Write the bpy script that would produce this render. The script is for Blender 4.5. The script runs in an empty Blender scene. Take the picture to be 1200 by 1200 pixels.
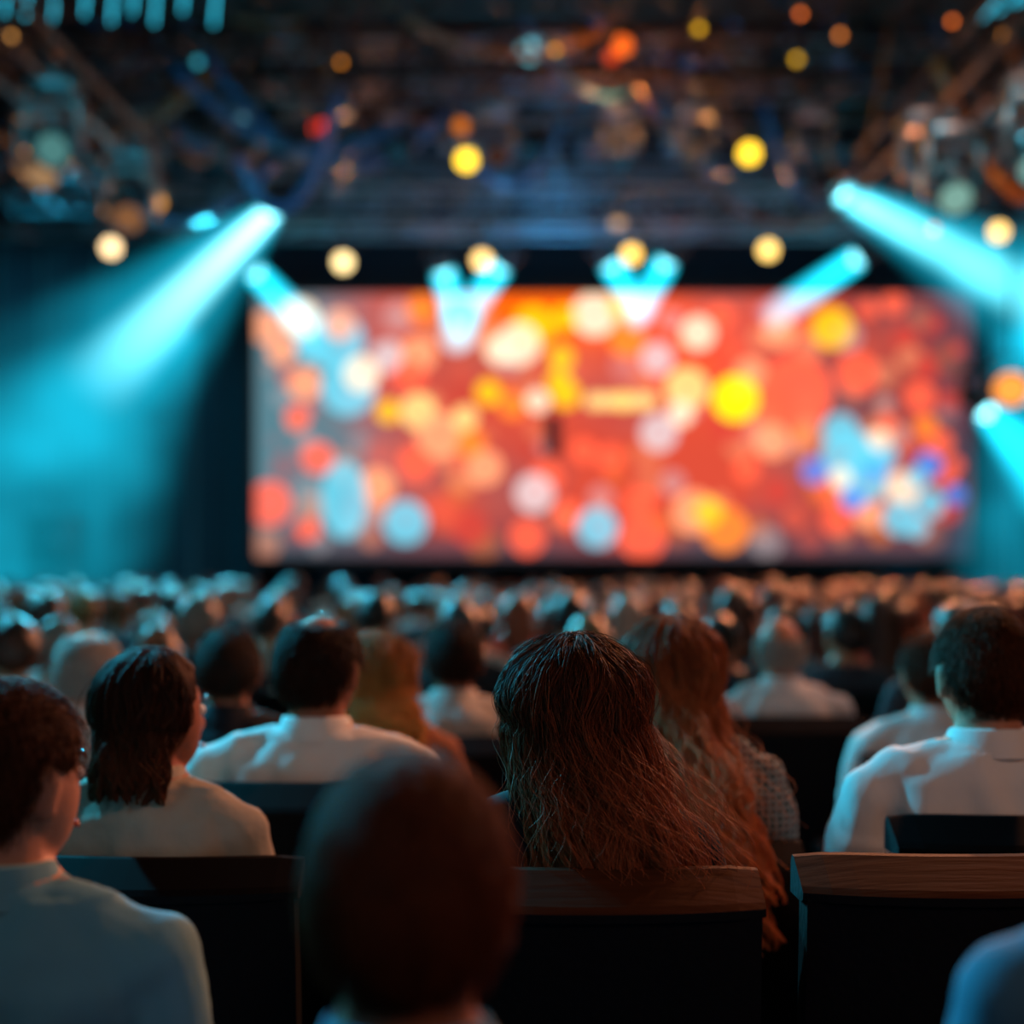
import bpy, bmesh, math, random
import numpy as np
from mathutils import Vector, Matrix, Euler, noise

random.seed(7); np.random.seed(7)
scene = bpy.context.scene
scene.view_settings.view_transform = 'Standard'
COL = scene.collection

def lin(c):
    return tuple(((v/12.92) if v <= 0.04045 else ((v+0.055)/1.055)**2.4) for v in c)
def hexc(h):
    return lin(tuple(int(h[i:i+2], 16)/255 for i in (0, 2, 4)))

# ------------------------------------------------------------------ materials
def mat_pr(name, color, rough=0.6, metal=0.0, emit=None, estr=0.0, bump=0.0, bscale=40.0, bstretch=(1, 1, 1), var=0.0, spec=0.5, sheen=0.0):
    m = bpy.data.materials.new(name); m.use_nodes = True
    nt = m.node_tree; b = nt.nodes['Principled BSDF']
    b.inputs['Base Color'].default_value = (*color, 1)
    b.inputs['Roughness'].default_value = rough
    b.inputs['Metallic'].default_value = metal
    b.inputs['Specular IOR Level'].default_value = spec
    b.inputs['Sheen Weight'].default_value = sheen
    if emit:
        b.inputs['Emission Color'].default_value = (*emit, 1)
        b.inputs['Emission Strength'].default_value = estr
    if bump or var:
        tc = nt.nodes.new('ShaderNodeTexCoord'); mp = nt.nodes.new('ShaderNodeMapping')
        mp.inputs['Scale'].default_value = bstretch
        nz = nt.nodes.new('ShaderNodeTexNoise'); nz.inputs['Scale'].default_value = bscale
        nz.inputs['Detail'].default_value = 4
        nt.links.new(tc.outputs['Object'], mp.inputs[0]); nt.links.new(mp.outputs[0], nz.inputs['Vector'])
        if bump:
            bp = nt.nodes.new('ShaderNodeBump'); bp.inputs['Strength'].default_value = bump
            bp.inputs['Distance'].default_value = 0.01
            nt.links.new(nz.outputs['Fac'], bp.inputs['Height']); nt.links.new(bp.outputs[0], b.inputs['Normal'])
        if var:
            mx = nt.nodes.new('ShaderNodeMix'); mx.data_type = 'RGBA'
            mx.inputs[6].default_value = (*[c*(1-var) for c in color], 1)
            mx.inputs[7].default_value = (*[min(1, c*(1+var)) for c in color], 1)
            nt.links.new(nz.outputs['Fac'], mx.inputs[0]); nt.links.new(mx.outputs[2], b.inputs['Base Color'])
    return m

def mat_emit(name, color, s):
    m = bpy.data.materials.new(name); m.use_nodes = True
    nt = m.node_tree; nt.nodes.clear()
    e = nt.nodes.new('ShaderNodeEmission'); o = nt.nodes.new('ShaderNodeOutputMaterial')
    e.inputs[0].default_value = (*color, 1); e.inputs[1].default_value = s
    nt.links.new(e.outputs[0], o.inputs[0]); return m

def mat_random(name, cols, rough=0.7, bump=0.2, bscale=30):
    m = bpy.data.materials.new(name); m.use_nodes = True
    nt = m.node_tree; b = nt.nodes['Principled BSDF']; b.inputs['Roughness'].default_value = rough
    oi = nt.nodes.new('ShaderNodeObjectInfo'); r = nt.nodes.new('ShaderNodeValToRGB')
    r.color_ramp.interpolation = 'CONSTANT'
    n = len(cols)
    while len(r.color_ramp.elements) < n: r.color_ramp.elements.new(0.5)
    for i, c in enumerate(cols):
        r.color_ramp.elements[i].position = i/n
    for i, c in enumerate(cols):
        r.color_ramp.elements[i].color = (*c, 1)
    mul = nt.nodes.new('ShaderNodeMath'); mul.operation = 'MULTIPLY'; mul.inputs[1].default_value = 7.13 + len(name)
    fr = nt.nodes.new('ShaderNodeMath'); fr.operation = 'FRACT'
    nt.links.new(oi.outputs['Random'], mul.inputs[0]); nt.links.new(mul.outputs[0], fr.inputs[0])
    nt.links.new(fr.outputs[0], r.inputs[0]); nt.links.new(r.outputs[0], b.inputs['Base Color'])
    nz = nt.nodes.new('ShaderNodeTexNoise'); nz.inputs['Scale'].default_value = bscale
    bp = nt.nodes.new('ShaderNodeBump'); bp.inputs['Strength'].default_value = bump; bp.inputs['Distance'].default_value = 0.01
    nt.links.new(nz.outputs['Fac'], bp.inputs['Height']); nt.links.new(bp.outputs[0], b.inputs['Normal'])
    return m

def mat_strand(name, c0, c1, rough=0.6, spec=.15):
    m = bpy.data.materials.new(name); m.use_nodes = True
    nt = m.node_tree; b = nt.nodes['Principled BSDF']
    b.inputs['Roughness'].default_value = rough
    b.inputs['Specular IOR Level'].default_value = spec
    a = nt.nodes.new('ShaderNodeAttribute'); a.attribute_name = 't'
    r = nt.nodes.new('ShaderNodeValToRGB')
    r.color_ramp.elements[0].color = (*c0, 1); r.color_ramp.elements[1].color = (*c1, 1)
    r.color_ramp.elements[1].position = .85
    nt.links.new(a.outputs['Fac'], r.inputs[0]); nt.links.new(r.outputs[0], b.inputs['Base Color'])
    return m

SKIN = mat_pr('skin', hexc('b47a60'), 0.55, bump=0.1, bscale=120, var=0.08, spec=.3)
SKIN_D = mat_pr('skin_tan', hexc('8c543c'), 0.55, bump=0.1, bscale=120, var=0.08, spec=.3)
SKIN_R = mat_pr('skin_ruddy', hexc('a46248'), 0.55, bump=0.1, bscale=120, var=0.08, spec=.3)
HAIR_BK = mat_pr('hair_black', hexc('1c1512'), 0.6, bump=0.6, bscale=60, bstretch=(3, 3, .6), var=0.5, spec=.25)
HAIR_BR = mat_pr('hair_brown', hexc('34190c'), 0.75, bump=0.6, bscale=60, bstretch=(3, 3, .6), var=0.4, spec=.1)
HAIR_RB = mat_pr('hair_reddish_brown', hexc('5c2a19'), 0.65, bump=0.5, bscale=60, bstretch=(3, 3, .6), var=0.35, spec=.2)
HAIR_GR = mat_pr('hair_grey', hexc('8a847c'), 0.6, bump=0.5, bscale=60, bstretch=(3, 3, .6), var=0.3)
HAIR_BL = mat_pr('hair_blonde', hexc('9a5c2c'), 0.6, bump=0.6, bscale=50, bstretch=(3, 3, .6), var=0.3)
WHITE = mat_pr('shirt_white', hexc('dcd8d4'), 0.85, bump=0.7, bscale=9, bstretch=(1, 1, .5), var=.08, spec=.2)
CREAM = mat_pr('shirt_cream', hexc('b8b0a8'), 0.85, bump=0.6, bscale=9, bstretch=(1, 1, .5), spec=.2)
PALE = mat_pr('shirt_pale_teal', hexc('62909c'), 0.85, bump=0.8, bscale=9, bstretch=(1, 1, .5), var=.15, spec=.2)
BLUE = mat_pr('shirt_blue', hexc('3a7494'), 0.85, bump=0.5, bscale=9, spec=.2)
TAN = mat_pr('shirt_beige', hexc('aca08e'), 0.85, bump=0.8, bscale=12, var=.18, spec=.2)
RUST = mat_pr('jacket_rust', hexc('8a523a'), 0.85, bump=0.5, bscale=12, spec=.2)
DARK = mat_pr('dress_dark', hexc('15171d'), 0.85, bump=0.4, bscale=12, spec=.2)
SLATE = mat_pr('jacket_slate_blue', hexc('4a6f86'), 0.85, bump=0.7, bscale=10, var=.35, spec=.2)
TROUS = mat_pr('trousers', hexc('1d2230'), 0.85, bump=0.3, bscale=20)
SHOE = mat_pr('shoe_leather', hexc('120d0b'), 0.35)
EYEW = mat_pr('eye', hexc('e8e4de'), 0.2)
EYED = mat_pr('iris', hexc('24160e'), 0.2)
LIPM = mat_pr('lips', hexc('9a4a40'), 0.5)
PLAID = mat_pr('shirt_plaid', hexc('8d9494'), 0.85, spec=.2)
nt = PLAID.node_tree; b = nt.nodes['Principled BSDF']
tc = nt.nodes.new('ShaderNodeTexCoord')
w1 = nt.nodes.new('ShaderNodeTexWave'); w1.bands_direction = 'Z'; w1.inputs['Scale'].default_value = 22
w2 = nt.nodes.new('ShaderNodeTexWave'); w2.bands_direction = 'X'; w2.inputs['Scale'].default_value = 22
mn = nt.nodes.new('ShaderNodeMath'); mn.operation = 'MULTIPLY'
rp = nt.nodes.new('ShaderNodeValToRGB')
rp.color_ramp.elements[0].color = (*hexc('1c2428'), 1); rp.color_ramp.elements[1].color = (*hexc('858a88'), 1)
rp.color_ramp.elements[0].position = .1; rp.color_ramp.elements[1].position = .6
for w in (w1, w2): nt.links.new(tc.outputs['Object'], w.inputs['Vector'])
nt.links.new(w1.outputs['Fac'], mn.inputs[0]); nt.links.new(w2.outputs['Fac'], mn.inputs[1])
nt.links.new(mn.outputs[0], rp.inputs[0]); nt.links.new(rp.outputs[0], b.inputs['Base Color'])

CR_SHIRT = mat_random('crowd_shirts', [hexc(h) for h in ('c8c2b8', '27303c', '6d3426', 'a98a7a', '1c1e24', '3d6e7e', '2c3a45', 'b7876c', '20242a', 'c9604c')], .85)
CR_HAIR = mat_random('crowd_hair', [hexc(h) for h in ('1a110b', '4a2414', '120d0b', '6d3a1c', '24160f', '8d857c', '2c1810', '946438')], .42, .5, 60)
CR_SKIN = mat_random('crowd_skin', [hexc(h) for h in ('c08462', 'a8694a', '8a5238', 'cc9474')], .45, .1)

# ------------------------------------------------------------------ mesh tools
def make_mesh(name, verts, faces, mats=(), fm=None, smooth=True):
    me = bpy.data.meshes.new(name)
    me.from_pydata([tuple(v) for v in verts], [], faces)
    for m in mats: me.materials.append(m)
    if fm is not None: me.polygons.foreach_set('material_index', fm)
    if smooth: me.polygons.foreach_set('use_smooth', [True]*len(me.polygons))
    me.update(); return me

def add(name, me, parent=None, loc=(0, 0, 0), rot=(0, 0, 0), scale=(1, 1, 1)):
    o = bpy.data.objects.new(name, me); COL.objects.link(o)
    o.location = loc; o.rotation_euler = rot; o.scale = scale
    if parent: o.parent = parent
    return o

class Geo:
    def __init__(s): s.v = []; s.f = []; s.m = []
    def add(s, v, f, m=0):
        o = len(s.v); s.v += [Vector(p) for p in v]; s.f += [[i+o for i in q] for q in f]; s.m += [m]*len(f)
    def tube(s, pts, rad, n=10, m=0, cap=True):
        pts = [Vector([float(c) for c in p]) for p in pts]
        if not hasattr(rad, '__len__'): rad = [rad]*len(pts)
        v = []; f = []
        up = None
        for i, p in enumerate(pts):
            t = (pts[min(i+1, len(pts)-1)]-pts[max(i-1, 0)]).normalized()
            if up is None:
                up = Vector((0, 0, 1)) if abs(t.z) < .9 else Vector((0, 1, 0))
            a = t.cross(up).normalized(); bb = a.cross(t).normalized(); up = bb
            for k in range(n):
                an = 2*math.pi*k/n
                v.append(p+float(rad[i])*(math.cos(an)*a+math.sin(an)*bb))
        for i in range(len(pts)-1):
            for k in range(n):
                f.append([i*n+k, i*n+(k+1) % n, (i+1)*n+(k+1) % n, (i+1)*n+k])
        if cap:
            f.append(list(range(n))[::-1]); f.append([(len(pts)-1)*n+k for k in range(n)])
        s.add(v, f, m)
    def sphere(s, c, r, nu=16, nv=10, m=0, M=None):
        if not hasattr(r, '__len__'): r = (r, r, r)
        c = Vector(c); v = []; f = []
        for j in range(nv+1):
            th = math.pi*j/nv
            for i in range(nu):
                ph = 2*math.pi*i/nu
                p = Vector((r[0]*math.sin(th)*math.cos(ph), r[1]*math.sin(th)*math.sin(ph), r[2]*math.cos(th)))
                if M: p = M @ p
                v.append(c+p)
        for j in range(nv):
            for i in range(nu):
                f.append([j*nu+i, (j+1)*nu+i, (j+1)*nu+(i+1) % nu, j*nu+(i+1) % nu])
        s.add(v, f, m)
    def box(s, c, size, m=0, bev=0.0, M=None, seg=2):
        bm = bmesh.new(); bmesh.ops.create_cube(bm, size=1)
        for v in bm.verts: v.co = Vector((v.co.x*size[0], v.co.y*size[1], v.co.z*size[2]))
        if bev: bmesh.ops.bevel(bm, geom=bm.edges[:], offset=bev, segments=seg, affect='EDGES', profile=.5)
        bm.verts.index_update()
        v = [(M @ p.co if M else p.co)+Vector(c) for p in bm.verts]; f = [[q.index for q in p.verts] for p in bm.faces]
        bm.free(); s.add(v, f, m)
    def loft(s, rings, n=28, m=0, cap=True, p=2.0):
        v = []; f = []
        for (cx, cy, cz, rx, ry) in rings:
            for k in range(n):
                a = 2*math.pi*k/n; ca, sa = math.cos(a), math.sin(a)
                v.append((cx+rx*math.copysign(abs(ca)**(2/p), ca), cy+ry*math.copysign(abs(sa)**(2/p), sa), cz))
        for i in range(len(rings)-1):
            for k in range(n):
                f.append([i*n+k, i*n+(k+1) % n, (i+1)*n+(k+1) % n, (i+1)*n+k])
        if cap:
            f.append(list(range(n))[::-1]); f.append([(len(rings)-1)*n+k for k in range(n)])
        s.add(v, f, m)
    def mesh(s, name, mats, smooth=True): return make_mesh(name, s.v, s.f, mats, s.m, smooth)

def smoothstep(x): x = np.clip(x, 0, 1); return x*x*(3-2*x)

# ------------------------------------------------------------------ head
def sph_dirs(nu, nv):
    D = []
    for j in range(nv+1):
        th = math.pi*j/nv
        for i in range(nu):
            ph = 2*math.pi*i/nu
            D.append((math.sin(th)*math.cos(ph), math.sin(th)*math.sin(ph), math.cos(th)))
    F = [[j*nu+i, (j+1)*nu+i, (j+1)*nu+(i+1) % nu, j*nu+(i+1) % nu] for j in range(nv) for i in range(nu)]
    return np.array(D), F
def head_pts(D):
    x, y, z = D[:, 0], D[:, 1], D[:, 2]
    t = np.clip(-z, 0, 1)
    px = x*.077*(1-.30*t**1.5); py = y*.098; pz = z*.116
    py = np.where(y < 0, py*(1-.25*t), py)+.028*t**1.5
    fr = (y > 0)
    py = py+fr*.026*np.exp(-((x/.14)**2+((z+.20)/.17)**2))
    py = py-fr*.010*np.exp(-(((np.abs(x)-.42)/.17)**2+((z-.06)/.12)**2))
    py = py+fr*.006*np.exp(-((x/.3)**2+((z+.58)/.08)**2))
    py = py+fr*.005*np.exp(-((x/.5)**2+((z-.24)/.09)**2))
    return np.stack([px, py, pz], 1)
def hair_mask(D, style):
    x, y, z = D[:, 0], D[:, 1], D[:, 2]
    az = np.degrees(np.abs(np.arctan2(x, y)))
    h = np.interp(az, [0, 45, 68, 95, 118, 180], [.58, .5, .05, .16, -.42, -.70])
    m = smoothstep((z-h)/.16)
    if style == 'bald':
        m = m*(1-smoothstep((z-.30)/.2))
    elif style == 'thin':
        m = m*(1-.8*smoothstep((z-.72)/.2))
    return m

def head_matrix(p):
    C = Vector((p.get('lean', 0), .015, 1.195))
    R = Euler((math.radians(p.get('pitch', 0)), math.radians(p.get('tilt', 0)), math.radians(p.get('hyaw', 0))), 'XYZ').to_matrix().to_4x4()
    return Matrix.Translation(C) @ R

def body_geo(p, hi=True):
    g = Geo(); w = p.get('w', 1.0)
    HM = head_matrix(p); lx = p.get('lean', 0)
    g.loft([(0, .0, .45, .15*w, .11), (0, 0, .50, .18*w, .13), (0, -.005, .58, .18*w, .125), (0, -.01, .68, .163*w, .112), (lx*.3, -.012, .80, .170*w, .115),
            (lx*.5, -.012, .90, .185*w, .118), (lx*.6, -.014, .97, .192*w, .112), (lx*.7, -.014, 1.02, .180*w, .098), (lx*.8, -.012, 1.055, .130*w, .080),
            (lx*.9, -.008, 1.085, .080, .066), (lx, 0, 1.10, .062, .060)], p=2.3)
    g.tube([(lx*.8, -.015, 1.04), (lx*.9, -.008, 1.10), (lx, .002, 1.20)], [.066, .057, .056], n=16)
    for s in (-1, 1):
        X = lx*.6
        g.tube([(X+s*.07, -.015, 1.045), (X+s*.13*w, -.015, 1.02), (X+s*.185*w, -.005, .985)], [.05, .058, .060], n=12)
        g.sphere((X+s*.188*w, -.005, .982), .063)
        g.tube([(X+s*.19*w, -.005, .985), (s*.225*w, .0, .86), (s*.24*w, .03, .745)], [.060, .054, .046], n=12)
        g.sphere((s*.24*w, .03, .745), .046)
        g.tube([(s*.24*w, .03, .745), (s*.21*w, .15, .70), (s*.155, .27, .655)], [.046, .041, .029], n=12)
        g.tube([(s*.09, .0, .525), (s*.105, .2, .535), (s*.12, .41, .525)], [.088, .078, .060], n=14)
        g.sphere((s*.12, .41, .52), .060)
        g.tube([(s*.12, .41, .52), (s*.12, .41, .36), (s*.12, .43, .09)], [.056, .055, .040], n=12)
        g.tube([(s*.12, .39, .045), (s*.125, .50, .042), (s*.13, .58, .030)], [.042, .042, .028], n=12)
    D, F = sph_dirs(48, 36) if hi else sph_dirs(28, 20)
    P = head_pts(D)
    g.add([HM @ Vector(q) for q in P], F)
    for s in (-1, 1):
        M = Euler((0, 0, s*math.radians(-22))).to_matrix()
        for dz, r in ((.012, .026), (-.012, .02)):
            g.sphere(HM @ Vector((s*.083, -.012, dz-.008)), (.008, r*.8, r*1.05), 12, 8, M=(HM.to_3x3() @ M))
    return g, HM

def remesh(g, voxel, it):
    me = g.mesh('tmp', [])
    o = add('tmp', me)
    r = o.modifiers.new('r', 'REMESH'); r.mode = 'VOXEL'; r.voxel_size = voxel
    if it:
        s = o.modifiers.new('s', 'SMOOTH'); s.factor = .5; s.iterations = it
    dg = bpy.context.evaluated_depsgraph_get(); dg.update()
    out = bpy.data.meshes.new_from_object(o.evaluated_get(dg))
    bpy.data.objects.remove(o); bpy.data.meshes.remove(me)
    return out

def body_mesh(p, voxel=.008, it=3, hi=True):
    g, HM = body_geo(p, hi)
    me = remesh(g, voxel, it)
    me.materials.clear()
    for m in (p['skin'], p['shirt'], TROUS, SHOE): me.materials.append(m)
    n = len(me.vertices); co = np.empty(n*3); me.vertices.foreach_get('co', co); co = co.reshape(-1, 3)
    no = np.empty(n*3); me.vertices.foreach_get('normal', no); no = no.reshape(-1, 3)
    sd = p.get('seed', 1)*3.7
    cloth = (co[:, 2] < 1.07) & (co[:, 2] > .12)
    for i in np.nonzero(cloth)[0]:
        x, y, z = co[i]
        d = noise.noise(Vector((x*14+sd, y*14, z*6+x*8)))*.010+noise.noise(Vector((x*5+sd, y*5, z*9-x*12)))*.012
        # sharper cloth folds running down from the shoulder blades
        fld = math.sin(x*38+z*14+5*noise.noise(Vector((x*5, y*5, z*5+sd))))
        d += .005*max(0, fld)**2*min(1, max(0, (1.03-z)*8))
        co[i] += no[i]*d
    me.vertices.foreach_set('co', co.ravel())
    fi = []
    nk = p.get('neck', 1.088)
    for f in me.polygons:
        c = f.center
        if c.z > nk: k = 0
        elif c.z < .10 and c.y > .3: k = 3
        elif c.z < .555 or (c.z < .61 and c.y > .1): k = 2
        else: k = 1
        fi.append(k)
    me.polygons.foreach_set('material_index', fi)
    me.polygons.foreach_set('use_smooth', [True]*len(fi))
    me.update()
    return me, HM

def hair_cap(p, HM, hi=True, thick=.014, style='short'):
    nu, nv = (72, 48) if hi else (32, 22)
    D, F = sph_dirs(nu, nv); P = head_pts(D)
    m = hair_mask(D, style)
    sd = p.get('seed', 1)*5.1
    nz = np.array([noise.noise(Vector(d)*3.5+Vector((sd, 0, 0)))*.5+noise.noise(Vector(d)*9+Vector((sd, 0, 0)))*.25 for d in D])
    off = -.008+(thick+.008)*m+m*nz*.008
    Q = P+D*off[:, None]
    F = [f for f in F if any(m[i] > 0 for i in f)]
    return [HM @ Vector(q) for q in Q], F, m, D

def strand_mesh(name, P, rad, mat):
    S, N, _ = P.shape
    T = np.gradient(P, axis=1); T /= (np.linalg.norm(T, axis=2, keepdims=True)+1e-9)
    ref = np.random.normal(size=(S, 1, 3)); ref /= np.linalg.norm(ref, axis=2, keepdims=True)
    U = np.cross(T, np.broadcast_to(ref, T.shape)); U /= (np.linalg.norm(U, axis=2, keepdims=True)+1e-9)
    V = np.cross(T, U)
    rings = []
    for k in range(3):
        a = 2*math.pi*k/3
        rings.append(P+(math.cos(a)*U+math.sin(a)*V)*rad[None, :, None])
    R = np.stack(rings, 2).reshape(-1, 3)
    base = (np.arange(S)*N*3)[:, None, None]+(np.arange(N-1)*3)[None, :, None]
    k = np.arange(3)[None, None, :]; k2 = (np.arange(3)+1) % 3; k2 = k2[None, None, :]
    Q = np.stack([base+k, base+k2, base+3+k2, base+3+k], -1).reshape(-1, 4)
    me = bpy.data.meshes.new(name)
    me.vertices.add(len(R)); me.vertices.foreach_set('co', R.ravel().astype(np.float32))
    me.loops.add(Q.size); me.loops.foreach_set('vertex_index', Q.ravel().astype(np.int32))
    me.polygons.add(len(Q)); me.polygons.foreach_set('loop_start', (np.arange(len(Q))*4).astype(np.int32))
    me.polygons.foreach_set('use_smooth', [True]*len(Q))
    me.update(calc_edges=True)
    a = me.attributes.new('t', 'FLOAT', 'POINT')
    tv = np.broadcast_to(np.linspace(0, 1, N)[None, :, None], (S, N, 3)).ravel()
    rnd = np.repeat(np.random.uniform(-.28, .28, S), N*3)
    a.data.foreach_set('value', np.clip(tv+rnd, 0, 1).astype(np.float32))
    me.materials.append(mat)
    return me

def short_strands(HM, style, mat, n=4200, length=.022, thick=.012):
    D = np.random.normal(size=(n*3, 3)); D /= np.linalg.norm(D, axis=1, keepdims=True)
    m = hair_mask(D, style); D = D[m > .45][:n]; P0 = head_pts(D)+D*thick*.8
    down = np.array([0, -.25, -1.0])+np.random.normal(size=(len(D), 3))*.30
    tang = down-(down*D).sum(1, keepdims=True)*D
    tang /= np.linalg.norm(tang, axis=1, keepdims=True)
    N = 4; L = length*np.random.uniform(.6, 1.3, (len(D), 1))
    P = np.stack([P0+tang*L*(i/(N-1))+D*(.006*math.sin(math.pi*.7*i/(N-1))) for i in range(N)], 1)
    H = np.array(HM); P = P @ H[:3, :3].T+H[:3, 3]
    return strand_mesh('hair_strands', P, np.linspace(.0007, .0003, N), mat)

def long_hair(p, HM, mat, L=.36, drift=.06, yback=-.15, nl=150, per=30, wid=1.0, wave=.012, fly=260, azr=(62, 298), seed=3, rad=.0007, spread=.3, freq=13, lr=.0085, messy=1.0, vol=1.0, part=.012):
    rs = np.random.RandomState(seed); N = 40
    C = np.array(HM.translation); az0 = -p.get('hyaw', 0)
    out = []
    def path(az, e0, k, ph, Lk, wv, daz=0, fq=None):
        fq = fq or freq
        P = np.zeros((N, 3)); nh = 14
        e0 = max(e0, 30); az = az+az0
        ry = rs.uniform(-.09, .04); rx = part+rs.normal()*.018
        root = np.array([rx, ry, .120*math.sqrt(max(.1, 1-(rx/.090)**2-(ry/.108)**2))*(1+.25*(k-1))])
        full = rs.rand() < .42
        for i in range(N):
            tt = i/(N-1)
            a = math.radians(az+daz*math.sin(tt*3.0+ph)+8*messy*math.sin(tt*11+ph*2))
            sa, ca = math.sin(a), math.cos(a)
            if i < nh:
                u = i/(nh-1)
                e = math.radians((72 if full else e0)*(1-u))
                kk = k*(1+.03*messy*math.sin(ph+u*6))
                bulge = 1+.14*vol*math.sin(math.pi*u)
                # super-elliptic dome: rounder crown
                ce = math.cos(e)**.85
                cx = .086*kk*bulge*ce*sa; cy = .104*kk*ce*ca; cz = (.117+.012*(k-1))*math.sin(e)*1.03-.01*(1-math.sin(e))
                s = 0; wa = .35*u
                pt = np.array([cx+wv*wa*math.sin(ph+tt*fq), cy+wv*.8*wa*math.cos(ph*1.3+tt*fq), cz])
                if full:
                    b = smoothstep(np.array(u*2.2))
                    pt = root*(1-b)+pt*b
                P[i] = pt
                continue
            s = (i-nh+1)/(N-nh)
            ex, ey = .086*k*sa, .104*k*ca
            ss = s*s*(3-2*s)
            cx = ex*wid*(1+spread*ss); cy = ey*(1-.45*ss)+(yback-C[1])*ss*.85 if ca < .1 else ey*(1-ss)+(yback*.6)*ss
            cz = -.01-Lk*s; wa = .35+.75*s
            P[i] = (cx+drift*s**1.2+wv*wa*math.sin(ph+tt*fq), cy+wv*.8*wa*math.cos(ph*1.3+tt*fq), cz)
        return P
    for l in range(nl):
        az = rs.uniform(*azr); e0 = rs.uniform(30, 82); k = rs.uniform(1.0, 1.20); ph = rs.uniform(0, 6.28)
        Lk = L*rs.uniform(.72, 1.05)
        ph = .35*ph+az*.06
        base = path(az, e0, k, ph, Lk, wave*rs.uniform(.5, 1.4), rs.uniform(-9, 9)*messy, freq*rs.uniform(.88, 1.14))
        o = rs.normal(size=(per, 1, 3))*np.array([1, .7, .6])
        tt = np.linspace(0, 1, N)
        prof = (lr*(1-.72*tt**1.5)*(1-.35*np.sin(tt*9+ph)**2))[None, :, None]
        tw = np.sin(tt*7+ph)[None, :, None]*rs.normal(size=(per, 1, 3))*.0016*messy
        fz = np.sin(tt[None, :, None]*rs.uniform(14, 34, (per, 1, 1))+rs.uniform(0, 6, (per, 1, 1)))*rs.normal(size=(per, 1, 3))*.0006*messy
        out.append(base[None]+o*prof+tw+fz)
    for l in range(fly):
        az = rs.uniform(*azr); k = rs.uniform(1.06, 1.26)
        b = path(az, rs.uniform(30, 80), k, rs.uniform(0, 6.28), L*rs.uniform(.35, .8), wave*1.3, rs.uniform(-14, 14))
        f = np.linspace(0, 1, N)**1.2
        b += rs.normal(size=3)[None]*f[:, None]*np.array([.028, .010, .008])
        out.append(b[None])
    P = np.concatenate(out, 0)+C
    rr = np.linspace(rad, rad*.5, N)
    me = strand_mesh('long_hair_strands', P, rr, mat)
    g = Geo(); rings = []
    for i in range(12):
        s = i/11; ss = s*s*(3-2*s)
        rings.append((C[0]+drift*s**1.2, C[1]-.02+(yback-C[1]+.02)*.85*ss*.9, C[2]+.02-(L*.80+.02)*s, .076*wid*(1+spread*.6*ss)*(1-.35*max(0, s-.7)/.3), .080*(1-.72*ss)))
    g.loft(rings, n=30)
    return me, g

def hands_geo():
    g = Geo()
    for s in (-1, 1):
        W = Vector((s*.155, .27, .652)); d = Vector((-s*.25, 1, -.06)).normalized(); side = Vector((1, 0, 0))*s
        side = (side-side.dot(d)*d).normalized(); up = d.cross(side).normalized()
        if up.z < 0: up = -up
        B = Matrix((side, d, up)).transposed()
        g.sphere(W+d*.045, (.040, .052, .015), 14, 8, M=B)
        g.tube([W-d*.015, W+d*.02], [.026, .026], n=10)
        for i, (o, l) in enumerate(((-.028, .068), (-.010, .078), (.010, .072), (.028, .056))):
            a = W+d*.080+side*o
            g.tube([a, a+d*l*.45+up*.004, a+d*l*.78-up*.006, a+d*l-up*.018], [.0090, .0085, .0078, .006], n=8)
        a = W+d*.02-side*.032
        g.tube([a, a+d*.03-side*.018, a+d*.058-side*.022-up*.008], [.012, .010, .008], n=8)
    return g

def collar_geo(p, r=.071):
    lx = p.get('lean', 0)
    v = []; f = []; n = 32
    prof = [(r*1.26, 1.058), (r*1.10, 1.080), (r*.98, 1.104), (r*.93, 1.108), (r*.90, 1.096), (r*.9, 1.07)]
    for (rr, z) in prof:
        for k in range(n):
            a = 2*math.pi*k/n; y = math.sin(a)
            v.append((lx+rr*math.cos(a), -.006+rr*y*.98, z-.016*max(0, y)+.004*max(0, -y)))
    for i in range(len(prof)-1):
        for k in range(n): f.append([i*n+k, i*n+(k+1) % n, (i+1)*n+(k+1) % n, (i+1)*n+k])
    return v, f

def face_geo(HM):
    g = Geo()
    for s in (-1, 1):
        g.sphere(HM @ Vector((s*.031, .083, .006)), .0125, 14, 10, 0)
        g.sphere(HM @ Vector((s*.031, .0925, .006)), .0055, 10, 8, 1)
        g.tube([HM @ Vector((s*.016, .100, .026)), HM @ Vector((s*.032, .099, .031)), HM @ Vector((s*.048, .087, .026))], [.003, .0035, .002], n=6, m=1)
    g.tube([HM @ Vector((-.022, .098, -.066)), HM @ Vector((-.008, .107, -.064)), HM @ Vector((.008, .107, -.064)), HM @ Vector((.022, .098, -.066))], [.002, .005, .005, .002], n=8, m=2)
    return g

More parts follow.
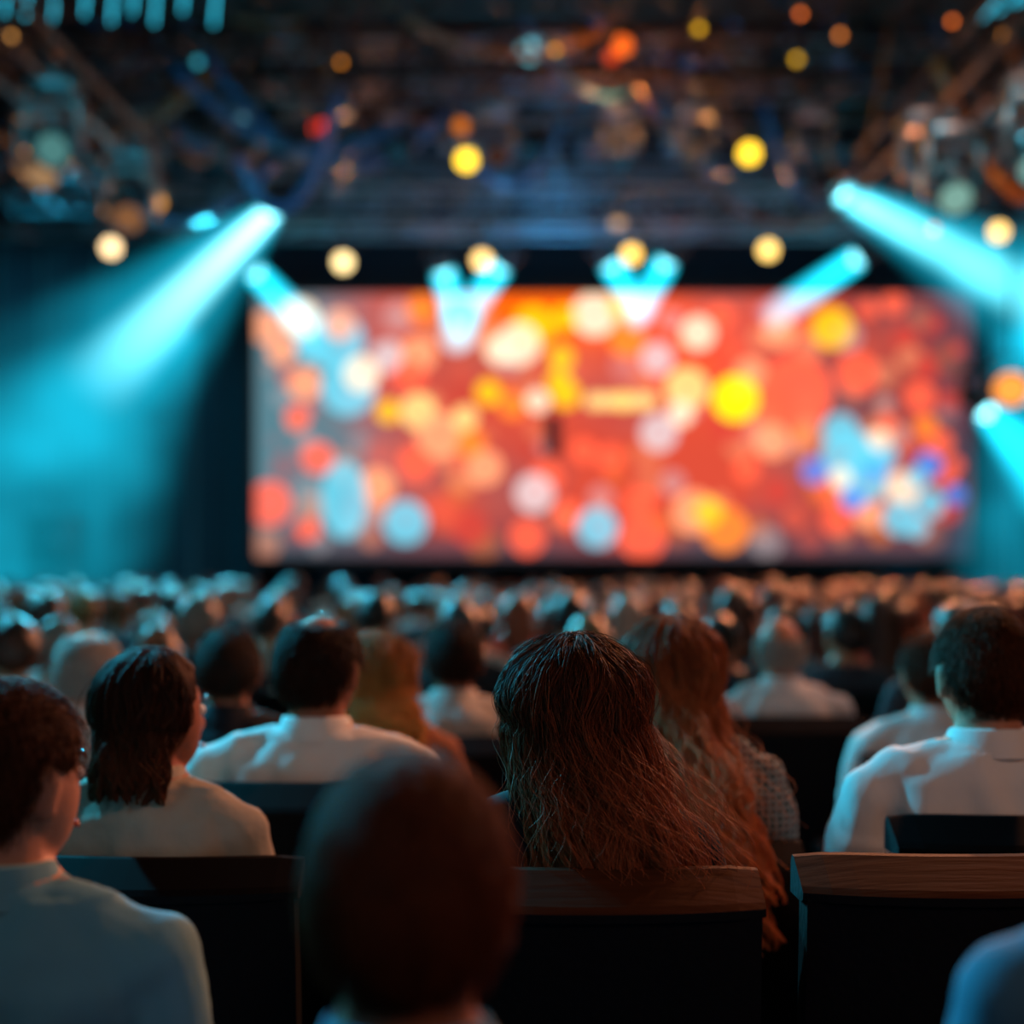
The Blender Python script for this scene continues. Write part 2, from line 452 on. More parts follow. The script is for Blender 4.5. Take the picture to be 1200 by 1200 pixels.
def person(name, x, d, top, skin, shirt, hairmat, style='short', yaw=0, thick=.013, collar=True, longh=None, strandcol=None, **kw):
    p = dict(skin=skin, shirt=shirt, seed=random.random()*9, **kw)
    e = bpy.data.objects.new(name, None); COL.objects.link(e); e.empty_display_size = .1
    s = top/1.325
    e.location = (x, d, 0); e.rotation_euler = (0, 0, math.radians(yaw)); e.scale = (s, s, s)
    me, HM = body_mesh(p); add('body', me, e)
    v, f, m, D = hair_cap(p, HM, True, thick, 'full' if style == 'long' else style)
    add('hair', make_mesh('hair', v, f, [hairmat]), e)
    add('hands', hands_geo().mesh('hands', [skin]), e)
    add('face', face_geo(HM).mesh('face', [EYEW, EYED, LIPM]), e)
    if collar:
        v, f = collar_geo(p); add('collar', make_mesh('collar', v, f, [shirt]), e)
    if strandcol and style != 'long':
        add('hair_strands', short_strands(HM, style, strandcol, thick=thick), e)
    if style == 'long':
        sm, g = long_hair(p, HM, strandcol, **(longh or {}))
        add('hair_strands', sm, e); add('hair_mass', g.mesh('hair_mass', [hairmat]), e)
    return e

# ------------------------------------------------------------------ seats
SEAT_BK = mat_pr('seat_black_upholstery', hexc('08090c'), .85, bump=.2, bscale=80, spec=.12)
SEAT_RAIL = mat_pr('seat_rail_wood', hexc('42200f'), .7, bump=.15, bscale=20, bstretch=(.3, 4, 4), var=.45, spec=.06)
SEAT_RAILD = mat_pr('seat_rail_dark', hexc('080607'), .8, spec=.04)
METAL = mat_pr('metal_dark', hexc('202226'), .4, .8)
def seat_mesh(top=.985, rail=SEAT_RAIL, w=.46):
    g = Geo()
    nx, nz = 12, 8; vs = []; fs = []
    z0, z1 = .40, top-.045
    def bp(u, vv, side):
        xx = (u-.5)*w; zz = z0+(z1-z0)*vv
        yy = -.165-.045*vv+.03*(2*(u-.5))**2+(0 if side else -.055)
        if side: yy += .014*math.sin(math.pi*vv)*math.sin(math.pi*u)
        return (xx, yy, zz)
    for side in (0, 1):
        for j in range(nz+1):
            for i in range(nx+1): vs.append(bp(i/nx, j/nz, side))
    A = (nx+1)*(nz+1)
    for side in (0, 1):
        for j in range(nz):
            for i in range(nx):
                q = [side*A+j*(nx+1)+i, side*A+j*(nx+1)+i+1, side*A+(j+1)*(nx+1)+i+1, side*A+(j+1)*(nx+1)+i]
                fs.append(q if side == 0 else q[::-1])
    bd = [j*(nx+1) for j in range(nz+1)]+[nz*(nx+1)+i for i in range(1, nx+1)]+[j*(nx+1)+nx for j in range(nz-1, -1, -1)]+[i for i in range(nx-1, 0, -1)]
    for a, b2 in zip(bd, bd[1:]+bd[:1]): fs.append([a, b2, b2+A, a+A])
    g.add(vs, fs, 0)
    prof = [(-.168, top-.065), (-.172, top-.012), (-.182, top), (-.196, top-.001), (-.258, top-.036), (-.268, top-.044), (-.268, top-.056), (-.25, top-.062)]
    vs = []; fs = []; n = len(prof); nx = 12; fm = []
    for i in range(nx+1):
        u = i/nx; e = 1-.12*abs(2*u-1)**8
        for (yy, zz) in prof:
            zc = top-.05
            vs.append(((u-.5)*(w+.012), -.21+(yy+.21)*e+.03*(2*u-1)**2, zc+(zz-zc)*e))
    g2 = len(g.f)
    for i in range(nx):
        for k in range(n):
            fs.append([i*n+k, i*n+(k+1) % n, (i+1)*n+(k+1) % n, (i+1)*n+k]); fm.append(0 if k in (5, 6, 7) else 1)
    fs.append(list(range(n))); fs.append([nx*n+k for k in range(n)][::-1]); fm += [0, 0]
    g.add(vs, fs, 1); g.m[g2:] = fm
    g.box((0, .07, .40), (w-.04, .46, .10), 0, .03)
    for s in (-1, 1):
        g.box((s*(w/2+.022), .05, .60), (.045, .36, .035), 1 if rail is SEAT_RAILD else 0, .012)
        g.box((s*(w/2+.022), .03, .30), (.03, .26, .58), 2, .008)
        g.box((s*(w/2+.022), .03, .012), (.05, .32, .024), 2, .005)
    return g.mesh('theater_seat', [SEAT_BK, rail, METAL], smooth=False)
SM = {}
def seat(x, d, top=.985, rail='wood', yaw=0, name='theater_seat', parent=None):
    k = (round(top, 2), rail)
    if k not in SM: SM[k] = seat_mesh(top, SEAT_RAIL if rail == 'wood' else SEAT_RAILD)
    return add(name, SM[k], parent, (x, d, 0), (0, 0, math.radians(yaw)))

# ------------------------------------------------------------------ room shell
FLOORM = mat_pr('floor_carpet', hexc('15161b'), .9, bump=.5, bscale=90, var=.4)
CEILM = mat_pr('ceiling_black', hexc('121820'), .8, bump=.4, bscale=2, var=.5)
WALLM = mat_pr('wall_navy', hexc('1c3442'), .85, bump=.4, bscale=1.2, var=.45)
def room_box(name, c, s, m): 
    g = Geo(); g.box(c, s, 0); return add(name, g.mesh(name, [m], False))
room_box('floor', (0, 8, -.05), (22, 27, .1), FLOORM)
room_box('ceiling', (0, 8, 8.55), (22, 27, .1), CEILM)
room_box('wall_front', (0, 21.05, 4.25), (22, .1, 8.5), WALLM)
room_box('wall_back', (0, -5.05, 4.25), (22, .1, 8.5), WALLM)
room_box('wall_left', (-11.05, 8, 4.25), (.1, 26, 8.5), WALLM)
room_box('wall_right', (11.05, 8, 4.25), (.1, 26, 8.5), WALLM)

STG = mat_pr('stage_black', hexc('0c0e12'), .45, bump=.2, bscale=10)
g = Geo()
g.box((0, 18.2, .36), (17, 4.6, .72), 0, .02)
g.box((0, 15.87, .70), (17.1, .10, .10), 0, .02)
for i in range(18): g.box((-8.1+i*.95, 15.86, .33), (.88, .04, .62), 0, .01)
add('stage_platform', g.mesh('stage', [STG], False))

CURT = mat_pr('curtain_velvet', hexc('17303c'), .9, bump=.3, bscale=6, sheen=.4, var=.2)
def curtain(x0, x1, y, z0, z1):
    n = 160; v = []; f = []
    for k, z in enumerate(np.linspace(z0, z1, 6)):
        for i in range(n+1):
            x = x0+(x1-x0)*i/n
            v.append((x, y+.12*math.sin(x*9+.5*math.sin(x*2.3))*(1-.3*k/5)+.05*math.sin(x*23), z))
    for k in range(5):
        for i in range(n): f.append([k*(n+1)+i, k*(n+1)+i+1, (k+1)*(n+1)+i+1, (k+1)*(n+1)+i])
    me = make_mesh('stage_curtain', v, f, [CURT]); add('stage_curtain', me)
curtain(-10.8, -3.6, 19.4, .74, 7.6); curtain(6.3, 10.8, 19.4, .74, 7.6)

# ------------------------------------------------------------------ LED screen (flat, colours in mesh attribute)
SW, SH = 838, 308
def build_screen():
    st = 2; nx, ny = SW//st, SH//st
    X, Y = np.meshgrid(np.arange(nx+1)*st, np.arange(ny+1)*st)
    X = X.astype(float); Y = Y.astype(float)
    img = np.zeros((ny+1, nx+1, 3))
    def nz(sx, sy, o):
        return np.array([[noise.noise(Vector((x*sx+o, y*sy, o))) for x in X[0, ::6]] for y in Y[::6, 0]])
    def up(a):
        a = np.repeat(np.repeat(a, 6, 0), 6, 1)[:ny+1, :nx+1]
        for _ in range(4):
            a = (np.roll(a, 2, 0)+np.roll(a, -2, 0)+np.roll(a, 2, 1)+np.roll(a, -2, 1)+a)/5
        return a
    n1, n2 = up(nz(.008, .01, 1.3)), up(nz(.012, .016, 7.7))
    coral = np.array(hexc('cc4834')); gray = np.array(hexc('74565a')); dred = np.array(hexc('822424')); orange = np.array(hexc('ff6408')); teal = np.array(hexc('4f7884'))
    u = X/SW; v = Y/SH
    img[:] = coral
    def mix(c, w): 
        w = np.clip(w, 0, 1)[..., None]; img[:] = img*(1-w)+c*w
    mix(gray, .60+n1*1.3-.35*(1-v)+.25*np.exp(-((u-.12)/.12)**2)-.6*np.exp(-((u-.33)/.16)**2-((v-.45)/.22)**2))
    mix(dred, (u-.70)*2.2+.3*n2)
    mix(teal, np.exp(-((u-.03)/.12)**2)*1.0+.4*np.exp(-((u-.12)/.06)**2-((v-.6)/.4)**2))
    mix(orange, 1.4*np.exp(-((u-.42)/.13)**2-((v-.05)/.17)**2))
    mix(coral, .9*np.exp(-((u-.32)/.14)**2-((v-.45)/.2)**2))
    mix(np.array(hexc('ff5230')), .8*np.exp(-((u-.60)/.12)**2-((v-.2)/.22)**2))
    mix(np.array(hexc('3c3a46')), .85*smoothstep((v-.78)/.22))
    pal = dict(P=hexc('ffa070'), W=hexc('ffe6c4'), O=hexc('ff8626'), Y=hexc('ffc410'), R=hexc('ff6040'), C=hexc('5cc4dc'), G=hexc('cfc0c2'), B=hexc('2f7fe0'), K=hexc('c03a30'), V=hexc('ffd480'), Z=hexc('ffe800'))
    def disc(x, y, r, c, a=.85, ry=None, s=1.2):
        ry = ry or r
        q = np.sqrt(((X-x)/r)**2+((Y-y)/ry)**2)
        w = np.clip((1-q)*r/3, 0, 1)*a*(.78+.22*np.clip(q, 0, 1)**3)
        w = w[..., None]
        img[:] = img*(1-w)+np.array(pal[c])*s*w
    rs = np.random.RandomState(4)
    for i in range(190):
        x, y = rs.uniform(10, SW-10), rs.uniform(25, SH-12)
        disc(x, y, rs.uniform(9, 21), rs.choice(list('RPKRPGKO')), rs.uniform(.2, .5), s=1.0)
    w = (smoothstep((u-.90)/.1)*(.75+.6*n2)).clip(0, .9)[..., None]; img[:] = img*(1-w)+np.array(hexc('1c3c4e'))*w
    L = [(310,383,20,'P'),(393,400,35,'C'),(365,405,20,'C'),(330,410,18,'P'),(352,373,23,'W'),(398,380,19,'P'),(494,362,18,'O'),(455,418,20,'G'),(357,450,20,'P'),
         (408,455,33,'C'),(424,438,22,'W'),(349,489,16,'R'),(373,537,20,'R'),(316,590,27,'R'),(362,620,15,'R'),(475,612,27,'C'),
         (490,415,22,'P'),(480,440,20,'R'),(455,482,15,'Y'),(490,482,22,'V'),(515,510,28,'P'),(487,545,22,'R'),(552,520,18,'O'),(568,548,22,'P'),
         (540,372,24,'C'),(535,395,20,'G'),(625,382,25,'Y'),(608,403,26,'W'),(585,410,18,'W'),(697,368,27,'W'),(662,373,16,'Y'),(730,358,18,'Y'),(735,398,22,'O'),
         (770,420,20,'G'),(818,390,21,'W'),(845,370,16,'R'),(658,420,16,'Y'),(655,448,16,'Y'),(663,462,18,'Y'),(572,460,16,'Y'),(600,475,17,'O'),(545,490,16,'V'),(630,470,15,'W'),
         (805,455,26,'V'),(797,485,16,'W'),(880,438,20,'P'),(932,460,44,'R'),(914,388,21,'P'),(975,384,25,'Y'),(1004,438,26,'R'),(1060,395,15,'K'),(1078,465,19,'R'),
         (1047,355,15,'R'),(1018,362,12,'R'),(772,507,23,'G'),(715,537,17,'R'),(684,528,16,'R'),(640,560,20,'R'),(626,578,24,'G'),(665,602,17,'R'),(618,630,22,'R'),
         (552,620,22,'K'),(750,590,20,'R'),(753,630,28,'R'),(700,618,25,'C'),(813,600,27,'P'),(850,620,28,'O'),(830,600,18,'Y'),(855,500,22,'K'),(905,517,22,'P'),
         (441,570,23,'P'),(875,550,16,'R'),(911,575,18,'K'),(980,610,18,'R'),(1085,430,16,'K'),(1100,520,17,'R'),(1018,603,18,'P'),(1085,500,14,'O'),(940,512,12,'O'),(1110,600,14,'K'),
         (1112,470,12,'K'),(1120,410,10,'K'),(1095,380,11,'K'),(1118,545,11,'R')]
    for (x, y, r, c) in L: disc(x-300, y-345, r, c, .9)
    disc(103, 240, 28, 'C', .85, ry=48); disc(430, 125, 12, 'Y', .9)
    for k in range(6): disc(395+k*13, 125, 11, 'V', .9)
    disc(562, 122, 28, 'Z', 1, s=1.25); disc(648, 163, 20, 'P', .3)
    for (x, y, r, c) in ((995,535,34,'C'),(1010,560,32,'C'),(985,505,22,'C'),(955,552,17,'B'),(1025,545,18,'B'),(1000,585,16,'B'),(1012,530,18,'C'),(1058,573,21,'W'),(1088,545,17,'B'),(1055,607,22,'C'),
                         (1090,590,18,'C'),(1075,560,14,'C'),(1035,535,18,'C'),(1120,580,13,'B'),(1030,515,14,'W'),(985,560,14,'W'),(1075,618,14,'C'),(970,580,12,'R'),(1040,495,12,'R'),(1110,560,11,'R')):
        disc(x-300, y-345, r, c, .85)
    w = ((np.abs(X-348) < 9) & (np.abs(Y-165) < 24)).astype(float)[..., None]*.97; img = img*(1-w)+np.array(hexc('0c161e'))*w
    px = 18/1600.0
    vs = np.stack([(X-SW/2)*px, np.zeros_like(X), (SH/2-Y)*px], -1).reshape(-1, 3)
    I = np.arange((nx+1)*(ny+1)).reshape(ny+1, nx+1)
    F = np.stack([I[:-1, :-1], I[1:, :-1], I[1:, 1:], I[:-1, 1:]], -1).reshape(-1, 4).tolist()
    m = bpy.data.materials.new('led_screen_image'); m.use_nodes = True; nt = m.node_tree; nt.nodes.clear()
    a = nt.nodes.new('ShaderNodeAttribute'); a.attribute_name = 'Col'
    e = nt.nodes.new('ShaderNodeEmission'); e.inputs[1].default_value = 1.28; o = nt.nodes.new('ShaderNodeOutputMaterial')
    nt.links.new(a.outputs['Color'], e.inputs[0]); nt.links.new(e.outputs[0], o.inputs[0])
    me = make_mesh('led_screen_image', vs, F, [m], smooth=False)
    ca = me.color_attributes.new('Col', 'FLOAT_COLOR', 'POINT')
    c4 = np.concatenate([img.reshape(-1, 3), np.ones((len(vs), 1))], 1)
    ca.data.foreach_set('color', c4.ravel().astype(np.float32))
    e = bpy.data.objects.new('led_screen', None); COL.objects.link(e)
    e.location = ((719-600)*px, 18, 1.4+(665-499)*px)
    add('display', me, e)
    g = Geo(); w, h = SW*px, SH*px
    g.box((0, .12, 0), (w+.1, .2, h+.1), 0, .01)
    for s in (-1, 1):
        g.box((s*(w/2+.06), .05, 0), (.10, .2, h+.2), 0, .01)
        g.box((0, .05, s*(h/2+.06)), (w+.2, .2, .10), 0, .01)
        g.box((s*(w/2-.5), .25, -h/2-.5), (.12, .12, .6), 0, .01)
        g.box((s*(w/2-3), .25, -h/2-.5), (.12, .12, .6), 0, .01)
    add('frame', g.mesh('frame', [STG], False), e)
build_screen()

g = Geo(); g.box((1.3, 18.6, 6.2), (11.5, .15, 2.3), 0, .03); 
for i in range(12): g.box((-4+i*.98, 18.5, 6.2), (.05, .06, 2.3), 0, .01)
add('stage_header', g.mesh('header', [mat_pr('header_cloth', hexc('0f2030'), .8, bump=.3, bscale=3)], False))

# ------------------------------------------------------------------ trusses
TR = mat_pr('truss_aluminium', hexc('8795a0'), .4, .7)
TRD = mat_pr('truss_black', hexc('3c2a24'), .5, .3)
def truss(a, b2, s=.34, mat=TR, name='lighting_truss', r=.022):
    a = Vector(a); b2 = Vector(b2); g = Geo(); d = (b2-a); L = d.length; d.normalize()
    sd = d.cross(Vector((0, 0, 1))).normalized(); up = sd.cross(d)
    cs = [(sd*i+up*j)*s/2 for i in (-1, 1) for j in (-1, 1)]
    for c in cs: g.tube([a+c, b2+c], r, n=8)
    n = int(L/s)
    for (p, q) in ((0, 1), (2, 3), (0, 2), (1, 3)):
        for k in range(n):
            u, v = (cs[p], cs[q]) if k % 2 else (cs[q], cs[p])
            g.tube([a+u+d*(k*L/n), a+v+d*((k+1)*L/n)], r*.55, n=5)
    for t in (.15, .5, .85):
        p = a+d*L*t; g.tube([p+up*s/2, (p.x, p.y, 8.5)], .012, n=5)
    return add(name, g.mesh(name, [mat]))
truss((-8, 11, 5.45), (8, 11, 5.45), .36, TRD, r=.045)
truss((-5.5, 14.5, 5.16), (6.5, 14.5, 5.16), .42, r=.028)
truss((-5.5, 15.6, 5.6), (6.5, 15.6, 5.6), .40, r=.025)
truss((-7, 9.2, 5.35), (7, 9.2, 5.35), .3, TRD, r=.04)
truss((-2.95, 4.5, 4.4), (-2.95, 11, 4.55), .3, TRD)
truss((2.95, 4.5, 4.5), (2.95, 11, 4.6), .3, TRD)
truss((-8, 17, 6.6), (9, 17, 6.6), .45)
truss((-7, 12.6, 6.0), (7, 12.6, 6.0), .4, TR, r=.03)

g = Geo()
rs = random.Random(5)
for i in range(60):
    y = rs.uniform(8.5, 14); x0 = rs.uniform(-6, 5); x1 = x0+rs.uniform(.5, 2.0); z0, z1 = rs.uniform(.38, .52)*y+.6, rs.uniform(.38, .52)*y+.6; sag = rs.uniform(.2, .7)
    z0 = min(z0, 7.5); z1 = min(z1, 7.5)
    pts = [(x0+(x1-x0)*t, y+.6*t, z0+(z1-z0)*t-sag*4*t*(1-t)) for t in np.linspace(0, 1, 16)]
    g.tube(pts, rs.choice((.015, .03, .045)), n=6, m=rs.choice((0, 0, 1)))
add('hanging_cables', g.mesh('cables', [mat_pr('cable_blue', hexc('1f5a80'), .3), mat_pr('cable_brown', hexc('7a4e22'), .3)]))
g = Geo()
for x in (-4.5, 0.2, 5): g.tube([(x, -4, 7.8), (x, 20, 7.8)], .32, n=20)
for y in range(0, 20, 2):
    g.box((0, y, 8.35), (21.5, .15, .3), 0, .01)
add('ceiling_ducts', g.mesh('ducts', [mat_pr('duct_metal', hexc('222c34'), .5, .5)]))

# ------------------------------------------------------------------ fixtures
BODY = mat_pr('fixture_body', hexc('24272c'), .35, .4)
CHROME = mat_pr('fixture_grey_metal', hexc('6c757b'), .34, .8)
def lens_mat(col, s): 
    k = f'lens_{int(col[0]*99)}_{int(col[1]*99)}_{int(col[2]*99)}_{s}'
    return bpy.data.materials.get(k) or mat_emit(k, col, s)
def aim(o, frm, to):
    d = (Vector(to)-Vector(frm)).normalized()
    o.rotation_euler = d.to_track_quat('-Z', 'Y').to_euler()
def par_can(loc, col, s=10, target=None, r=.11, name='par_can_light', hang=.35):
    e = bpy.data.objects.new(name, None); COL.objects.link(e); e.location = loc
    g = Geo()
    g.loft([(0, 0, .30, .3*r, .3*r), (0, 0, .26, .62*r, .62*r), (0, 0, .12, .78*r, .78*r), (0, 0, 0.0, 1.08*r, 1.08*r), (0, 0, -.05, 1.12*r, 1.12*r), (0, 0, -.052, 1.02*r, 1.02*r), (0, 0, -.01, 1.0*r, 1.0*r)], n=20, cap=False)
    o = add('can', g.mesh('can', [BODY]), e)
    g = Geo(); g.sphere((0, 0, -.012), (r*.99, r*.99, r*.42), 20, 10, 0)
    l = add('lens', g.mesh('lens', [lens_mat(col, s)]), e)
    t = target or (0, 0, 1.2)
    aim(o, loc, t); l.rotation_euler = o.rotation_euler
    g = Geo()
    g.tube([(-r*1.15, 0, .05), (-r*1.2, 0, .2), (-r*.5, 0, .28), (r*.5, 0, .28), (r*1.2, 0, .2), (r*1.15, 0, .05)], .012, n=6)
    g.tube([(0, 0, .28), (0, 0, hang)], .014, n=6); g.box((0, 0, hang), (.07, .09, .08), 0, .01)
    add('yoke', g.mesh('yoke', [BODY]), e)
    return e
def moving_head(loc, target, col, s=6, sc=1.0, name='moving_head_light', body=None, bulge=.035):
    body = body or BODY
    e = bpy.data.objects.new(name, None); COL.objects.link(e); e.location = loc; e.scale = (sc,)*3
    g = Geo(); g.box((0, 0, .36), (.34, .26, .12), 0, .03); g.tube([(0, 0, .42), (0, 0, .55)], .03, n=8)
    for q in (-1, 1):
        g.box((q*.17, 0, .16), (.05, .14, .34), 0, .02); g.tube([(q*.10, 0, 0), (q*.19, 0, 0)], .06, n=14)
    add('base_and_yoke', g.mesh('base', [body]), e)
    g = Geo(); g.loft([(0, 0, .20, .05, .05), (0, 0, .17, .10, .10), (0, 0, .02, .135, .135), (0, 0, -.12, .12, .12), (0, 0, -.20, .125, .125), (0, 0, -.205, .105, .105), (0, 0, -.17, .10, .10)], n=24, cap=False)
    for k in range(3): g.loft([(0, 0, .05+.03*k, .143, .143), (0, 0, .06+.03*k, .143, .143)], n=24)
    o = add('head', g.mesh('head', [body]), e)
    g = Geo(); g.sphere((0, 0, -.18), (.10, .10, bulge), 20, 8); l = add('lens', g.mesh('lens', [lens_mat(col, s)]), e)
    aim(o, loc, target); l.rotation_euler = o.rotation_euler
    return e

CYW = hexc('98f4ff')
for (x, y, z, c) in ((-4.11, 14, 4.68, 'ffd9a0'), (-1.73, 14, 4.53, 'ffdf9a'), (-.306, 14, 4.55, 'ffd080'), (1.225, 14, 4.61, 'ffc860'), (2.625, 14, 4.655, 'ffd070'), (4.99, 14, 4.84, 'ffc860'),
                     (-.40, 12, 4.98, 'ffd030'), (2.085, 12, 5.04, 'ffcc30')):
    par_can((x, y, z), hexc(c), 3.5, target=(x*.3, 0, 1.4), r=.085)
g = Geo(); g.tube([(-5.5, 14.05, 4.98), (6, 14.05, 5.03)], .03, n=8); g.tube([(-3, 12.03, 5.35), (4.2, 12.03, 5.38)], .03, n=8)
for x in (-4, 0, 4): g.tube([(x, 14.05, 4.98), (x, 14.05, 8.5)], .01, n=5)
for x in (-2.5, 3.8): g.tube([(x, 12.03, 5.35), (x, 12.03, 8.5)], .01, n=5)
add('lighting_batten', g.mesh('batten', [TRD]))
for (x, y, z, c, r, s) in ((.15, 11, 5.58, '6fc4d4', .10, 1.6), (.86, 10.6, 5.45, 'ff6a1c', .07, 1.6), (.78, 10.7, 5.40, 'e0481c', .05, 1.4), (2.25, 10.8, 5.42, 'ffc020', .03, 1.8), (-.22, 11.5, 5.22, 'ffc040', .03, 3.0),
                         (-1.4, 11.6, 4.92, 'ffb060', .03, 3.0), (-1.55, 11, 4.94, 'ff3818', .06, 2.2), (-.42, 11.3, 5.05, 'd07018', .06, 1.4), (1.03, 11.8, 5.15, 'e08a50', .025, 2.4),
                         (1.1, 14.2, 5.0, 'e0b080', .07, 1.4), (-2.7, 10.4, 4.18, 'ffb050', .05, 1.6), (3.55, 11.5, 4.25, 'ff9a4a', .03, 2.2), (2.9, 9, 5.0, 'ff7a30', .02, 2.8), (1.9, 9.0, 5.05, 'ff7a30', .02, 2.8), (-3.3, 9, 4.9, 'e8a050', .02, 2.6),
                         (-3.0, 9.0, 4.75, 'ff9040', .02, 2.4), (3.4, 9.5, 5.1, 'ffa040', .02, 2.4), (2.4, 10, 5.3, 'ff9040', .025, 2.2), (-2.3, 10, 5.1, '40b8d0', .03, 1.2), (1.3, 9.5, 5.15, 'ffc020', .025, 2.2), (.3, 9.5, 5.0, 'ffb020', .02, 2.4),
                         (-1.2, 9.6, 4.95, 'ff9a30', .018, 2.2), (3.1, 9.8, 4.5, 'ff8a30', .02, 2.2), (-3.0, 8.8, 4.4, 'ff6a30', .025, 2.0), (2.9, 10.2, 4.7, 'ffb040', .02, 2.2),
                         (4.2, 11.5, 2.9, 'ff9a40', .14, 1.5)):
    par_can((x, y, z), hexc(c), s, target=(x*.3, 0, 1.4), r=r, name='accent_lamp_glint', hang=8.5-z)  # some are lamps, others glowing cans standing in for glints in the rig

for (x, y, z, t, c, s) in ((-2.95, 8.6, 3.92, (-1.5, 3, 0), 'd8a878', .5), (-2.55, 7.6, 3.75, (-1, 2, 1), '7fd0cc', .35), (-2.82, 6.6, 3.75, (-2.2, 1, 1), 'd8603a', .4), (-2.35, 8.4, 3.60, (-1.2, 3, 0), 'cc8a5a', .4),
                           (2.95, 7.8, 3.85, (1.4, 2, 1), 'd0785a', .4), (2.75, 7.2, 3.55, (1.5, 2, 0), '9ed8d0', .6), (2.55, 8.4, 3.85, (1.5, 3, 0), '78b8c4', .5), (2.45, 7.6, 3.50, (1.5, 2, 0), 'a0d8c8', .6), (3.05, 6.6, 3.85, (2, 1, 1), '3aa0b4', .5)):
    moving_head((x, y, z), t, hexc(c), s, .85, body=CHROME)  # faint lens glow stands in for glassy highlights on the fixtures
rl = random.Random(21)
for i in range(15):
    x = -5.6+i*.8+rl.uniform(-.2, .2)
    moving_head((x, 11, 4.78), (x+rl.uniform(-2, 2), rl.uniform(3, 9), 0), hexc(rl.choice(('20485a', '5a3018', '183848', '704020'))), .5, .85, body=rl.choice((CHROME, BODY)))
for i in range(13):
    x = -4.3+i*.75+rl.uniform(-.2, .2)
    moving_head((x, 12.6, 5.3), (x+rl.uniform(-2, 2), rl.uniform(3, 9), 0), hexc(rl.choice(('20485a', '5a3018', '183848'))), .5, .85, body=rl.choice((CHROME, BODY)))
g = Geo()
for i in range(9):
    x = -3.35+i*.17+.03*math.sin(i*5); g.tube([(x, 9.0, 5.02+.05*math.sin(i*3)), (x+.03, 9.0, 5.32)], .009, n=8, m=0); g.tube([(x+.03, 9.0, 5.32), (x+.03, 9.05, 5.4)], .018, n=8, m=1)
for i in range(6):
    x = 3.2+i*.11; g.tube([(x-.25, 8.6, 4.85+.05*i), (x, 8.6, 5.1)], .007, n=8, m=0); g.tube([(x, 8.6, 5.1), (x, 8.8, 5.3)], .014, n=8, m=1)
add('led_tube_lights', g.mesh('tubes', [mat_emit('tube_cyan', hexc('35c8e8'), 2.0), BODY]))

# ------------------------------------------------------------------ light shafts and haze, painted as self-glowing cone volumes
def shaft(loc, to, r0, half, L, K, col, p=2.0, noise_amt=.4, edge=1.0, step=.3, nscale=.9, name='light_shaft'):
    k = math.tan(math.radians(half))
    g = Geo(); n = 28
    rings = [(0, 0, -L*t, r0+k*L*t, r0+k*L*t) for t in (0, .25, .5, .75, 1)]
    g.loft(rings[::-1], n=n)
    m = bpy.data.materials.new('haze_glow'); m.use_nodes = True; nt = m.node_tree; nt.nodes.clear()
    N = nt.nodes.new; Lk = nt.links.new
    def math_(op, a, b2=None, clamp=False):
        nd = N('ShaderNodeMath'); nd.operation = op; nd.use_clamp = clamp
        for i, v in enumerate((a, b2)):
            if v is None: continue
            if isinstance(v, (int, float)): nd.inputs[i].default_value = v
            else: Lk(v, nd.inputs[i])
        return nd.outputs[0]
    tc = N('ShaderNodeTexCoord'); sp = N('ShaderNodeSeparateXYZ'); Lk(tc.outputs['Object'], sp.inputs[0])
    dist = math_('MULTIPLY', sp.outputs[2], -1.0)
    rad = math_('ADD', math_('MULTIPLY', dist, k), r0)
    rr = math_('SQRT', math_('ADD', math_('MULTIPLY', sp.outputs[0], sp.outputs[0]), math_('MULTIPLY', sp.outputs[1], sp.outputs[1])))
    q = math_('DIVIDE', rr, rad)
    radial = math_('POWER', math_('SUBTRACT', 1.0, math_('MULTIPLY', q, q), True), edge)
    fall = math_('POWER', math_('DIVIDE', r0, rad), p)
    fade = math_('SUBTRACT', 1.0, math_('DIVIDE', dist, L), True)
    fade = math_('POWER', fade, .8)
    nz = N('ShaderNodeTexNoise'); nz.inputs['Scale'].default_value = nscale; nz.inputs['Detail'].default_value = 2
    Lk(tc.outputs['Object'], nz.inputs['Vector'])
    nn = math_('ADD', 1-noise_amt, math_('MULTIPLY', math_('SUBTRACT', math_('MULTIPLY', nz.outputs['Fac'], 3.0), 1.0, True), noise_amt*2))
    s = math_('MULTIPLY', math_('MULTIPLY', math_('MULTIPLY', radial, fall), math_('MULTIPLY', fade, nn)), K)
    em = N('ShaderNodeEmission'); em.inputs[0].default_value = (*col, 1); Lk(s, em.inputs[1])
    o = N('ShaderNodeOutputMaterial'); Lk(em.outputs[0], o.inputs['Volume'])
    try: m.cycles.volume_step_rate = step
    except Exception: pass
    ob = add(name, g.mesh(name, [m]), None, loc); aim(ob, loc, to)
    return ob
def lamp_shaft(src, to, lens_s=5.0, **kw):
    moving_head(src, to, CYW, lens_s, .85, bulge=.11)
    d = (Vector(to)-Vector(src)).normalized(); s = Vector(src)+d*.16
    return shaft(s, to, **kw)
cy = hexc('18c4e0'); cyd = hexc('10a0bc')
LS = (-2.36, 14, 5.16); LT = (-4.5, 11, 1.75)
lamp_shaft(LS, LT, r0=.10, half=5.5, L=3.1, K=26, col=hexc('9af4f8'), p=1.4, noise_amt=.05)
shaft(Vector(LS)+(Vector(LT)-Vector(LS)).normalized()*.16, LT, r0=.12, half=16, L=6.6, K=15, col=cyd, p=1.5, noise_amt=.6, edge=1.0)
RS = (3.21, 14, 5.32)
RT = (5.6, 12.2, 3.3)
lamp_shaft(RS, RT, r0=.10, half=5.5, L=4.0, K=20, col=hexc('7aecf4'), p=1.35, noise_amt=.3)
